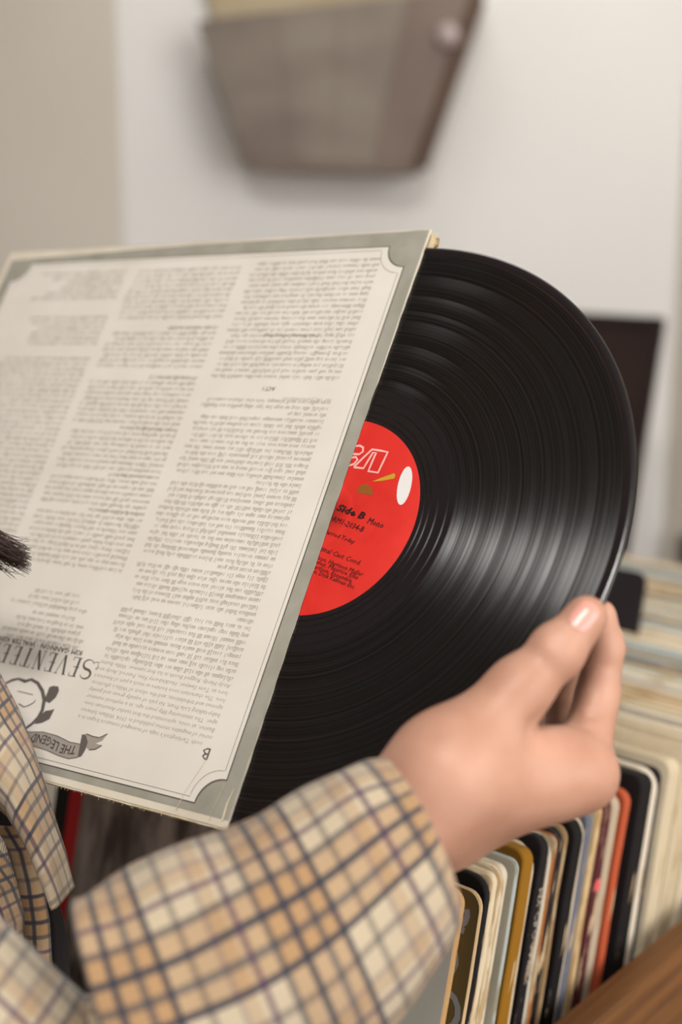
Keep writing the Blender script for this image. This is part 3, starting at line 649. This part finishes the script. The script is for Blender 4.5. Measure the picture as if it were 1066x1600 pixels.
rimp = [(0.1456, hz), (0.1461, hz + .0003), (0.1475, hz + .0006), (0.1492, hz + .0006), (0.1503, hz + .0002), (0.151, 0), (0.1503, -hz), (0.148, -hz - .0003), (0.1456, -hz), (0.0035, -hz)]
link('rim', lathe(rimp[::-1]), M_vinyl_smooth, rec, MW_D, True)
link('run_out', lathe([(0.0506, hz), (0.0685, hz)][::-1]), M_vinyl_smooth, rec, MW_D, True)
for rg in (.0534, .0562, .0603, .0652): link('run_out_groove', lathe([(rg - .00035, hz), (rg - .0001, hz + .00006), (rg + .0001, hz + .00006), (rg + .00035, hz)][::-1]), M_vinyl, rec, MW_D, True)
lb = link('label', lathe([(0.0036, -hz), (0.0036, hz + .00012), (0.016, hz + .00012), (0.0165, hz + .00005), (0.017, hz + .00012), (0.0502, hz + .00012), (0.0508, hz)][::-1]), M_label, rec, MW_D, True)
def dl(px, py): 
    p = loc(px, py, 0.0013) - DC; return (p[0], p[1])
c5 = lambda x, y: dl(500 + x / 5.922, 640 + y / 5.922)
LZ = hz + .00022
a = Acc(); a.stroke([c5(*p) for p in [(315, 535), (400, 450), (485, 370), (560, 381), (630, 395), (585, 490), (540, 585), (450, 572), (485, 486), (522, 402), (495, 398), (450, 470), (405, 545), (315, 535)]], 0.0011, LZ)
a.stroke([c5(*p) for p in [(300, 345), (370, 335), (402, 352), (400, 392), (365, 415), (300, 412)]], 0.0011, LZ); a.stroke([c5(*p) for p in [(280, 450), (335, 440), (350, 465), (318, 505), (270, 520)]], 0.0011, LZ)
a.build('letter_mark', M_pink, lb, MW_D)
a = Acc(); a.poly([(*c5(*p), LZ) for p in [(485, 668), (560, 636), (690, 590), (702, 612), (690, 640), (580, 660)]]); a.build('emblem_wedge', M_gold, lb, MW_D)
a = Acc(); a.poly([(*c5(*p), LZ) for p in [(340, 770), (372, 705), (440, 690), (480, 730), (495, 798)]]); a.build('emblem_block', M_brown, lb, MW_D)
a = Acc(); cen = np.array(c5(785, 705)); a.poly([(cen[0] + .0036 * math.cos(t_) - .0012 * math.sin(t_), cen[1] + .0098 * math.sin(t_), LZ) for t_ in np.linspace(0, 2 * math.pi, 24, endpoint=False)]); a.build('emblem_patch', M_white, lb, MW_D)
a = Acc()
ba = -math.atan2(0.0059, 0.0273); bx = np.array([math.cos(ba), math.sin(ba)]); by = np.array([-bx[1], bx[0]])
def ltext(s_, px, py, size, bold=0.0, align='RIGHT', wid=None):
    v, f = text_geo(s_, size, bold, .12, align, 1); p0 = np.array(dl(px, py)); k = (wid / (v[:, 0].max() - v[:, 0].min())) if wid else 1
    a.add([(*(p0 + bx * p[0] * k + by * p[1]), LZ) for p in v], f)
ltext('Side B', 568, 812, 0.0048, 0.00022, wid=.0175); ltext('Mono', 598, 826, 0.0043, 0.00008, wid=.0095); ltext('DRM1-2034-B', 567, 832, 0.0040, 0.00006, wid=.022); ltext('I Could Get Married Today', 553, 850, 0.0030, 0.00003, wid=.036)
ltext('By The Original Cast Cond.', 563, 884, 0.0034, 0.00003, wid=.042)
for i, (s_, px, py, wd_) in enumerate((('Kenneth Nelson, Harrison Muller', 566, 901, .044), ('Ann Crowley, Maurice Ellis', 559, 906, .040), ('Frank Albertson, Ensemble', 549, 911, .036), ('Doris Dalton, Dick Kallman Etc.', 554, 921, .040))): ltext(s_, px, py, 0.0030, 0.00003, wid=wd_)
a.build('label_lettering', M_labelink, lb, MW_D)

# ------------------------------------------------------------------ the person
person = empty('person', (-0.48, 0.67, 0)); tag(person, 'person in beige plaid jacket pulling the record out with the right hand', 'person')
def hp(x, y, z): return pix(x, y, z)
FING = [  # chains behind the disc: index, middle, ring, little
 [((905, 1208), .531, .0150), ((934, 1085), .545, .0088), ((945, 1012), .543, .0079), ((938, 962), .5375, .0066)],
 [((884, 1216), .552, .0135), ((884, 1100), .580, .0082), ((905, 1030), .580, .0075), ((912, 992), .572, .0065)],
 [((846, 1226), .568, .0130), ((842, 1130), .604, .0080), ((870, 1068), .612, .0072), ((885, 1030), .606, .0062)],
 [((808, 1236), .580, .0120), ((796, 1165), .612, .0070), ((815, 1115), .622, .0064), ((828, 1085), .620, .0055)]]
THUMB = [((700, 1200), .5090, .0196), ((811, 1077), .5150, .0116), ((872, 1019), .5165, .0098), ((916, 964), .5185, .0085)]
WR = (648, 1262)
CREASE = []                                  # skin folds: (line points, depth, width), filled in once the hand surface is known
def right_hand(P):
    d = hand_base(P)
    for a_, b_, dp, wd_ in CREASE: d = d + dp * np.exp(-((cone(P, a_, b_, 0, 0)) / wd_) ** 2)
    return d
def hand_base(P):
    d = cone(P, hp(480, 1370, .495), hp(*WR, .511), .0225, .0193)                         # forearm into wrist
    d = smin(d, cone(P, hp(500, 1395, .518), hp(668, 1288, .528), .021, .0172), .012)
    t0, t1, t2, t3 = [(hp(*q[0], q[1]), q[2]) for q in THUMB]
    d = smin(d, cone(P, hp(*WR, .512), t0[0], .0195, t0[1]), .012)
    for k, ch in enumerate(FING):
        st = hp(672 + 4 * k, 1258 + 8 * k, .515 + .010 * k)
        d = smin(d, cone(P, st, hp(*ch[0][0], ch[0][1]), .0185, ch[0][2] + .0012), .012)
    d = smin(d, cone(P, t0[0], hp(868, 1196, .528), .0185, .0140), .012)                # ball of the thumb to index
    d = smin(d, cone(P, t0[0], t1[0], t0[1], t1[1]), .009)
    th = cone(P, t1[0], t2[0], t1[1], t2[1]); th = smin(th, cone(P, t2[0], t3[0], t2[1], t3[1]), .004)
    th = smin(th, ell(P, hp(868, 1014, .5155), (.0099, .0099, .0099)), .004)
    d = smin(d, th, .007)
    for ch in FING:
        q = [(hp(*c[0], c[1]), c[2]) for c in ch]; fg = None
        for i in range(3):
            c = cone(P, q[i][0], q[i + 1][0], q[i][1] if i else q[i][1] * .78, q[i + 1][1]); fg = c if fg is None else smin(fg, c, .003)
        d = smin(d, fg, .003)
    return d
hb = np.array([hp(500, 1380, .50)] + [hp(*c[0], c[1]) for ch in FING + [THUMB] for c in ch])
def on_hand(px, py):
    z = .46; d = pray(px, py)
    for _ in range(80): z += max(float(hand_base((CAM + d * z)[None])[0]) * .9, 0)
    return CAM + d * z
for pts, dp, wd_ in (([(888, 1112), (905, 1119), (924, 1119), (942, 1113)], .0011, .0016), ([(884, 1122), (900, 1132), (918, 1140)], .0007, .0018), ([(921, 1043), (940, 1040), (958, 1040)], .0006, .0014),
                     ([(858, 996), (868, 1004), (878, 1014)], .0005, .0014), ([(866, 988), (877, 998), (887, 1009)], .0005, .0013), ([(846, 1112), (832, 1130), (826, 1150)], .0008, .0026)):
    q_ = [on_hand(*p) for p in pts]; CREASE += [(q_[i], q_[i + 1], dp, wd_) for i in range(len(q_) - 1)]
Vh, Qh = sdf_mesh(right_hand, hb.min(0) - .034, hb.max(0) + .03, .0017)
# left hand holding the far edge of the sleeve (outside the frame)
lp = lambda u, v, z: slw(u, v, z)
def left_hand(P):
    d = cone(P, lp(-.14, .255, -.055), lp(-.075, .225, -.035), .024, .021)
    d = smin(d, cone(P, lp(-.075, .225, -.035), lp(-.02, .20, -.026), .026, .020), .015)
    d = smin(d, cone(P, lp(-.07, .205, -.032), lp(-.015, .165, -.024), .024, .017), .015)
    for k, (v0, l) in enumerate(((.150, .062), (.172, .07), (.194, .064), (.214, .05))):
        a_ = lp(-.022, v0 + .012, -.024); b_ = lp(-.022 + l * .55, v0, -.019); c_ = lp(-.022 + l, v0 - .004, -.0135)
        d = smin(d, smin(cone(P, a_, b_, .0105, .0088), cone(P, b_, c_, .0088, .0066), .003), .005)
    a_, b_, c_ = lp(-.055, .185, -.014), lp(-.022, .158, .013), lp(.012, .146, .0088)
    return smin(d, smin(cone(P, a_, b_, .015, .0105), cone(P, b_, c_, .0105, .0078), .004), .008)
cl = lp(-.04, .19, -.02)
Vl, Ql = sdf_mesh(left_hand, cl - .13, cl + .13, .003)
# head, neck and trunk, coarse (outside the frame, under the clothes)
TC = np.array([-0.48, 0.67, 0]); fx = np.array([1.0, 0.0, 0]); sy = np.array([0, -1.0, 0])      # faces +x, right side towards the camera
def bpnt(f_, s_, z): return TC + fx * f_ + sy * s_ + UP * z
HC = bpnt(.05, 0, 1.615)
shR, shL = bpnt(-.01, .175, 1.375), bpnt(-.01, -.175, 1.375)
elR, elL = pix(120, 1730, .475), lp(-.25, .34, -.06)
def trunk(P):
    d = cone(P * [1, .72, 1], (TC + fx * -.005 + UP * .95) * [1, .72, 1], (TC + fx * .0 + UP * 1.30) * [1, .72, 1], .105, .115)
    d = smin(d, cone(P, shR, shL, .055, .055), .05)
    d = smin(d, cone(P, bpnt(-.01, 0, 1.40), bpnt(.025, 0, 1.53), .052, .048), .03)
    d = smin(d, ell(P, HC + [0, 0, .02], (.098, .076, .112)), .02)
    d = smin(d, ell(P, HC + [.03, 0, -.065], (.062, .055, .055)), .03)
    d = smin(d, cone(P, HC + [.085, 0, .02], HC + [.104, 0, -.022], .009, .013), .012)
    for s_ in (-1, 1):
        d = smin(d, ell(P, HC + [-.005, s_ * .077, -.012], (.016, .007, .028)), .006)
        d = np.maximum(d, -(np.linalg.norm(P - (HC + [.092, s_ * .032, .008]), axis=1) - .012)) if False else d
        d = smin(d, ell(P, HC + [.083, s_ * .031, .004], (.008, .014, .009)), .006)
    d = smin(d, ell(P, HC + [.088, 0, -.056], (.009, .024, .006)), .006); d = smin(d, ell(P, HC + [.087, 0, -.069], (.008, .02, .006)), .006)
    d = smin(d, cone(P, bpnt(.0, .0, .95), bpnt(.0, .09, .55), .12, .085), .05); d = smin(d, cone(P, bpnt(.0, .0, .95), bpnt(.0, -.09, .55), .12, .085), .05)
    for s_ in (-1, 1):
        d = smin(d, cone(P, bpnt(0, s_ * .09, .55), bpnt(0.0, s_ * .09, .06), .075, .045), .03); d = smin(d, cone(P, bpnt(-.02, s_ * .09, .045), bpnt(.13, s_ * .1, .03), .042, .03), .02)
    for a_, b_ in ((shR, elR), (shL, elL)): d = smin(d, cone(P, a_, b_, .040, .016), .01)
    d = smin(d, cone(P, elR, pix(480, 1400, .50), .016, .018), .005); d = smin(d, cone(P, elL, lp(-.13, .25, -.052), .032, .022), .01)
    return d
Vt, Qt = sdf_mesh(trunk, (-.72, .30, -.02), (.10, 1.25, 1.80), .011)
V = np.concatenate([Vh, Vl, Vt]); Q = np.concatenate([Qh, Ql + len(Vh), Qt + len(Vh) + len(Vl)])
me = mesh(V, [tuple(map(int, q)) for q in Q]); bodyo = link('body', me, M_skin, person, None, True)
# thumb nail laid onto the thumb surface
def surf(px, py, z0=.47, fn=right_hand):
    d = pray(px, py); z = np.full(len(px) if hasattr(px, '__len__') else 1, z0); return d
def nail(c, ax, La, Lw, n=11, lift=.0004):
    ax = np.array(ax, float); ax /= np.linalg.norm(ax); ac = np.array([-ax[1], ax[0]]); G = []
    for i in range(n):
        for j in range(n):
            a_, b_ = -1 + 2 * i / (n - 1), -1 + 2 * j / (n - 1)
            k = 1 - .28 * max(0, abs(a_) - .3) ** 1.2 if a_ < 0 else 1 - .22 * a_ ** 3
            G.append(np.array(c) + ax * a_ * La * (1 - .16 * b_ * b_) + ac * b_ * Lw * k)
    pts = []
    for g_ in G:
        z = .48; d = pray(*g_)
        for _ in range(60):
            z += max(float(right_hand((CAM + d * z)[None])[0]) * .9, 0)
        pts.append(CAM + d * (z - lift))
    F_ = [(i * n + j, i * n + j + 1, (i + 1) * n + j + 1, (i + 1) * n + j) for i in range(n - 1) for j in range(n - 1)]
    back = [p + AF * .0012 for p in pts]; m_ = len(pts)
    F2 = [tuple(x + m_ for x in f[::-1]) for f in F_]
    ob = link('thumbnail', mesh(pts + back, F_ + F2), M_nail, bodyo, None, True); ob['label'] = 'glossy pink thumbnail'
nail((913, 962), (.62, -.78), 24, 18)
# eyes and brows
for s_ in (-1, 1):
    bmk = bmesh.new(); bmesh.ops.create_uvsphere(bmk, u_segments=14, v_segments=10, radius=.012); mek = bpy.data.meshes.new('eye')
    for v in bmk.verts: v.co += Vector(HC + [.083, s_ * .031, .006])
    bmk.to_mesh(mek); bmk.free(); link('eye', mek, mat('eye', (60, 44, 36), .2), bodyo, None, True)

# jacket: right sleeve from measured sections (top and bottom outline points, depth)
def tube(secs, n=56, uv0=0.0, cap=None, noise=.0012, ph=0.0, dep=None):
    C_, E1_, hA = [], [], []
    for (tp, bt, z) in secs:
        A_, B_ = pix(*tp, z), pix(*bt, z); C_.append((A_ + B_) / 2); e = (A_ - B_); hA.append(np.linalg.norm(e) / 2); E1_.append(e / np.linalg.norm(e))
    return ringtube(C_, E1_, hA, [h * (dep or .92) for h in hA], n, noise, ph)
def ringtube(C_, E1_, hA, hB, n=56, noise=.0012, ph=0.0, sub=6):
    C_ = np.array(C_); E1_ = np.array(E1_); hA = np.array(hA); hB = np.array(hB); k = len(C_)
    def cr(A, t):
        i = min(int(t), k - 2); u = t - i; p = [A[max(i - 1, 0)], A[i], A[i + 1], A[min(i + 2, k - 1)]]
        return .5 * ((2 * p[1]) + (-p[0] + p[2]) * u + (2 * p[0] - 5 * p[1] + 4 * p[2] - p[3]) * u * u + (-p[0] + 3 * p[1] - 3 * p[2] + p[3]) * u ** 3)
    ts = np.linspace(0, k - 1, (k - 1) * sub + 1); V = []; UV = []; L = 0; prev = None
    per = 2 * math.pi * float(np.mean((hA + hB) / 2))
    for t in ts:
        c = cr(C_, t); ax = cr(C_, min(t + .01, k - 1)) - cr(C_, max(t - .01, 0)); ax /= np.linalg.norm(ax)
        e1 = cr(E1_, t); e1 /= np.linalg.norm(e1); e2 = np.cross(ax, e1); e2 /= np.linalg.norm(e2); a_, b_ = float(cr(hA, t)), float(cr(hB, t))
        if prev is not None: L += np.linalg.norm(c - prev)
        prev = c
        for i in range(n + 1):
            g_ = 2 * math.pi * i / n
            wob = noise * (math.sin(3 * g_ + 1.7 * t + ph) + .8 * math.sin(2 * g_ - 2.9 * t + 2 * ph) + .6 * math.sin(5 * g_ + 4.1 * t)) * min(1, t / 1.2 + .15)
            V.append(c + e1 * math.cos(g_) * (a_ + wob) + e2 * math.sin(g_) * (b_ + wob)); UV.append((i / n * per, L))
    m_ = n + 1; F_ = [(r_ * m_ + i, r_ * m_ + i + 1, (r_ + 1) * m_ + i + 1, (r_ + 1) * m_ + i) for r_ in range(len(ts) - 1) for i in range(n)]
    return V, F_, UV
def uvlink(name, V, F_, UV, m, parent, solid=.0016):
    me = mesh(V, F_); l = me.uv_layers.new(name='UVMap'); idx = np.zeros(len(me.loops), int); me.loops.foreach_get('vertex_index', idx)
    l.data.foreach_set('uv', np.array(UV)[idx].ravel()); o = link(name, me, m, parent, None, True)
    if solid:
        md = o.modifiers.new('thickness', 'SOLIDIFY'); md.thickness = solid; md.offset = 0
    return o
# trunk of the jacket with an open front
def jack(P):
    d = cone(P * [1, .70, 1], (TC + fx * -.012 + UP * .86) * [1, .70, 1], (TC + fx * -.008 + UP * 1.30) * [1, .70, 1], .138, .138)
    d = smin(d, cone(P, shR, shL, .07, .07), .06)
    d = np.maximum(d, .80 - P[:, 2])
    hole = np.maximum(np.abs(P[:, 1] - TC[1]) - (.035 + np.clip(P[:, 2] - 1.1, 0, 1) * .16), -(P[:, 0] - TC[0] - .02))
    neck = np.linalg.norm((P - bpnt(.02, 0, 1.46)) * [1, 1, 1], axis=1) - .085
    return np.maximum(np.maximum(d, -hole), -neck)
Vj, Qj = sdf_mesh(jack, (-.74, .36, .76), (-.22, 1.0, 1.50), .010)
UVj = np.stack([np.arctan2(Vj[:, 0] - TC[0], -(Vj[:, 1] - TC[1])) * .19, Vj[:, 2]], 1)
jacket = uvlink('jacket', Vj, [tuple(map(int, q)) for q in Qj], UVj, M_plaid, person, 0)
secs = [((602, 1188), (706, 1420), .4985), ((545, 1200), (694, 1480), .4955), ((450, 1250), (612, 1582), .490), ((350, 1297), (512, 1668), .484), ((250, 1340), (405, 1730), .478), ((165, 1382), (308, 1760), .473), ((112, 1408), (220, 1768), .470)]
V_, F_, UV_ = tube(secs, ph=.4, noise=.0009, dep=.8)
slv = uvlink('sleeve', V_, F_, UV_, M_plaid, jacket)
# cuff lining and inner face
# upper arm of the same jacket
def rings(pts, rad, ph, noise=.0025):
    C_ = [np.array(p) for p in pts]; E = []
    for i in range(len(C_)):
        ax = C_[min(i + 1, len(C_) - 1)] - C_[max(i - 1, 0)]; e = np.cross(ax, [0.3, 1, .2]); E.append(e / np.linalg.norm(e))
    return ringtube(C_, E, rad, rad, 40, noise, ph)
V_, F_, UV_ = rings([pix(260, 1730, .482), pix(150, 1745, .484), pix(30, 1740, .487), elR * .65 + shR * .35, elR * .3 + shR * .7, shR + np.array([0, .02, 0])], [.034, .040, .046, .052, .062, .07], 1.0); uvlink('upper_sleeve', V_, F_, UV_, M_plaid, jacket)
V_, F_, UV_ = rings([lp(-.085, .228, -.04), lp(-.15, .26, -.05), elL, elL * .5 + shL * .5, shL], [.032, .038, .05, .058, .068], 2.0); uvlink('far_sleeve', V_, F_, UV_, M_plaid, jacket)
# lapel rolling forward at the left of the frame: a curved strip from collar to button
def strip(left, right, zs, bulge, name, m, n=26, roll=.012, usc=1.0):
    V_, UV_, F_ = [], [], []; k = len(left); L = 0; prev = None; ts = np.linspace(0, k - 1, (k - 1) * 8 + 1)
    for t in ts:
        i = min(int(t), k - 2); u = t - i
        a_ = np.array(left[i]) * (1 - u) + np.array(left[i + 1]) * u; b_ = np.array(right[i]) * (1 - u) + np.array(right[i + 1]) * u; z = zs[i] * (1 - u) + zs[i + 1] * u
        A_, B_ = pix(*a_, z + .004), pix(*b_, z); mid = (A_ + B_) / 2
        if prev is not None: L += np.linalg.norm(mid - prev)
        prev = mid; W_ = 0; pp = None
        for j in range(n + 1):
            s_ = j / n; P_ = A_ * (1 - s_) + B_ * s_ - AF * (bulge * math.sin(math.pi * min(s_ * 1.02, 1)) ** .8) + AF * roll * max(0, s_ - .8) / .2 * 1.0
            if pp is not None: W_ += np.linalg.norm(P_ - pp)
            pp = P_; V_.append(P_); UV_.append((W_ * usc, L * usc))
    m_ = n + 1; F_ = [(r_ * m_ + i, (r_ + 1) * m_ + i, (r_ + 1) * m_ + i + 1, r_ * m_ + i + 1) for r_ in range(len(ts) - 1) for i in range(n)]
    return uvlink(name, V_, F_, UV_, m, jacket, .002)
strip([(-330, 760), (-210, 960), (-110, 1130), (-40, 1225), (15, 1275), (50, 1330), (74, 1380), (88, 1410)], [(-170, 720), (-95, 930), (-22, 1040), (17, 1115), (43, 1185), (69, 1270), (92, 1343), (105, 1398)], [.64, .62, .605, .60, .597, .594, .592, .590], .016, 'lapel', M_plaid_small)
strip([(-10, 1290), (14, 1330), (26, 1380), (34, 1440), (38, 1530)], [(30, 1290), (48, 1330), (63, 1380), (75, 1440), (80, 1530)], [.652, .65, .648, .645, .642], .002, 'facing', M_plaid_small, roll=.002)
strip([(-260, 1240), (-200, 1320), (-140, 1400), (-110, 1480), (-100, 1560)], [(-60, 1250), (-6, 1325), (14, 1390), (26, 1445), (22, 1530)], [.605, .60, .597, .594, .592], .012, 'front_edge', M_plaid_small)
strip([(-200, 1150), (-160, 1260), (-130, 1380), (-110, 1460), (-110, 1640)], [(30, 1180), (66, 1290), (88, 1385), (104, 1460), (120, 1640)], [.67, .665, .66, .655, .65], .003, 'shade_lining', M_shirt, roll=.0)  # black sheet put in for the shaded gap inside the open jacket
# black top under the jacket
def shirt(P):
    d = cone(P * [1, .72, 1], (TC + UP * .84) * [1, .72, 1], (TC + fx * .004 + UP * 1.30) * [1, .72, 1], .130, .126); d = smin(d, cone(P, shR, shL, .058, .058), .05)
    return np.maximum(np.maximum(d, -(np.linalg.norm(P - bpnt(.06, 0, 1.47), axis=1) - .10)), .80 - P[:, 2])
Vs_, Qs_ = sdf_mesh(shirt, (-.70, .38, .76), (-.22, .98, 1.48), .012); link('shirt', mesh(Vs_, [tuple(map(int, q)) for q in Qs_]), M_shirt, person, None, True)
def trou(P):
    d = None
    for s_ in (-1, 1):
        c = smin(cone(P, bpnt(0, s_ * .075, .86), bpnt(0, s_ * .09, .5), .136, .098), cone(P, bpnt(0, s_ * .09, .5), bpnt(0, s_ * .09, .08), .098, .07), .03); d = c if d is None else smin(d, c, .03)
    return np.maximum(d, P[:, 2] - .90)
Vs_, Qs_ = sdf_mesh(trou, (-.72, .36, 0), (-.22, 1.0, .95), .014); link('trousers', mesh(Vs_, [tuple(map(int, q)) for q in Qs_]), mat('trousers', (40, 38, 44), .9), person, None, True)
for s_ in (-1, 1):
    def shoe(P, s_=s_): return np.maximum(smin(cone(P, bpnt(-.03, s_ * .09, .05), bpnt(.14, s_ * .1, .04), .05, .038), cone(P, bpnt(-.02, s_ * .09, .06), bpnt(-.02, s_ * .09, .1), .05, .05), .02), .004 - P[:, 2])
    c = bpnt(.05, s_ * .095, .06); Vs_, Qs_ = sdf_mesh(shoe, c - [.18, .09, .062], c + [.18, .09, .12], .008); link('shoe', mesh(Vs_, [tuple(map(int, q)) for q in Qs_]), mat('shoe_black', (20, 18, 18), .5), person, None, True)
# hair: cap plus a long lock ending at the left of the frame
def hairc(P):
    d = ell(P, HC + [-.012, 0, .032], (.108, .09, .115)); d = smin(d, cone(P, HC + [-.06, 0, .0], HC + [-.09, 0, -.22], .07, .05), .05)
    for s_ in (-1, 1): d = smin(d, cone(P, HC + [-.01, s_ * .075, .0], HC + [.0, s_ * .095, -.20], .03, .03), .03)
    return np.maximum(d, -np.maximum(ell(P, HC + [.075, 0, -.04], (.07, .064, .105)), -1))
Vs_, Qs_ = sdf_mesh(hairc, HC - [.22, .18, .34], HC + [.16, .18, .18], .008)
hv = Acc(); hv.add(Vs_, [tuple(map(int, q)) for q in Qs_])
st0 = HC + np.array([.0, -.095, -.19])
for i in range(420):
    tipx = 50 - abs(rng.normal(0, 26)); tip = pix(tipx, 866 + rng.normal(0, 13) + (44 - tipx) * rng.uniform(-.55, .25) + 6, .60 + rng.normal(0, .006))
    mid = pix(-150 + rng.normal(0, 20), 700 + rng.normal(0, 30), .60 + rng.normal(0, .01)); mid2 = pix(-40 + rng.normal(0, 12), 838 + rng.normal(0, 16), .60 + rng.normal(0, .008))
    a_ = st0 + rng.normal(0, .014, 3); pts = [a_, mid, mid2, tip]; n = 14; prev = None; w0 = .00035
    side = np.array([.5, .2, .8]); 
    rows = []
    for j in range(n + 1):
        t = j / n; b_ = [(1 - t) ** 3, 3 * t * (1 - t) ** 2, 3 * t * t * (1 - t), t ** 3]
        c = sum(p * k for p, k in zip([pts[0], pts[1] * 1.0, pts[2] * 1.25 - pts[1] * .25, pts[3]], b_)); ww = w0 * (1 - .75 * t ** 3)
        d1 = np.array([.75, 0, -.66]); d1 = np.cross(d1, AF); d1 /= np.linalg.norm(d1); rows.append([c + d1 * ww, c - d1 * ww * .5 + AF * ww, c - d1 * ww * .5 - AF * ww])
    base_ = len(hv.v); hv.v += [tuple(map(float, p)) for r_ in rows for p in r_]
    for j in range(n):
        for q in range(3): hv.f.append((base_ + j * 3 + q, base_ + j * 3 + (q + 1) % 3, base_ + (j + 1) * 3 + (q + 1) % 3, base_ + (j + 1) * 3 + q))
hv.build('hair', M_hair, person, None, True)
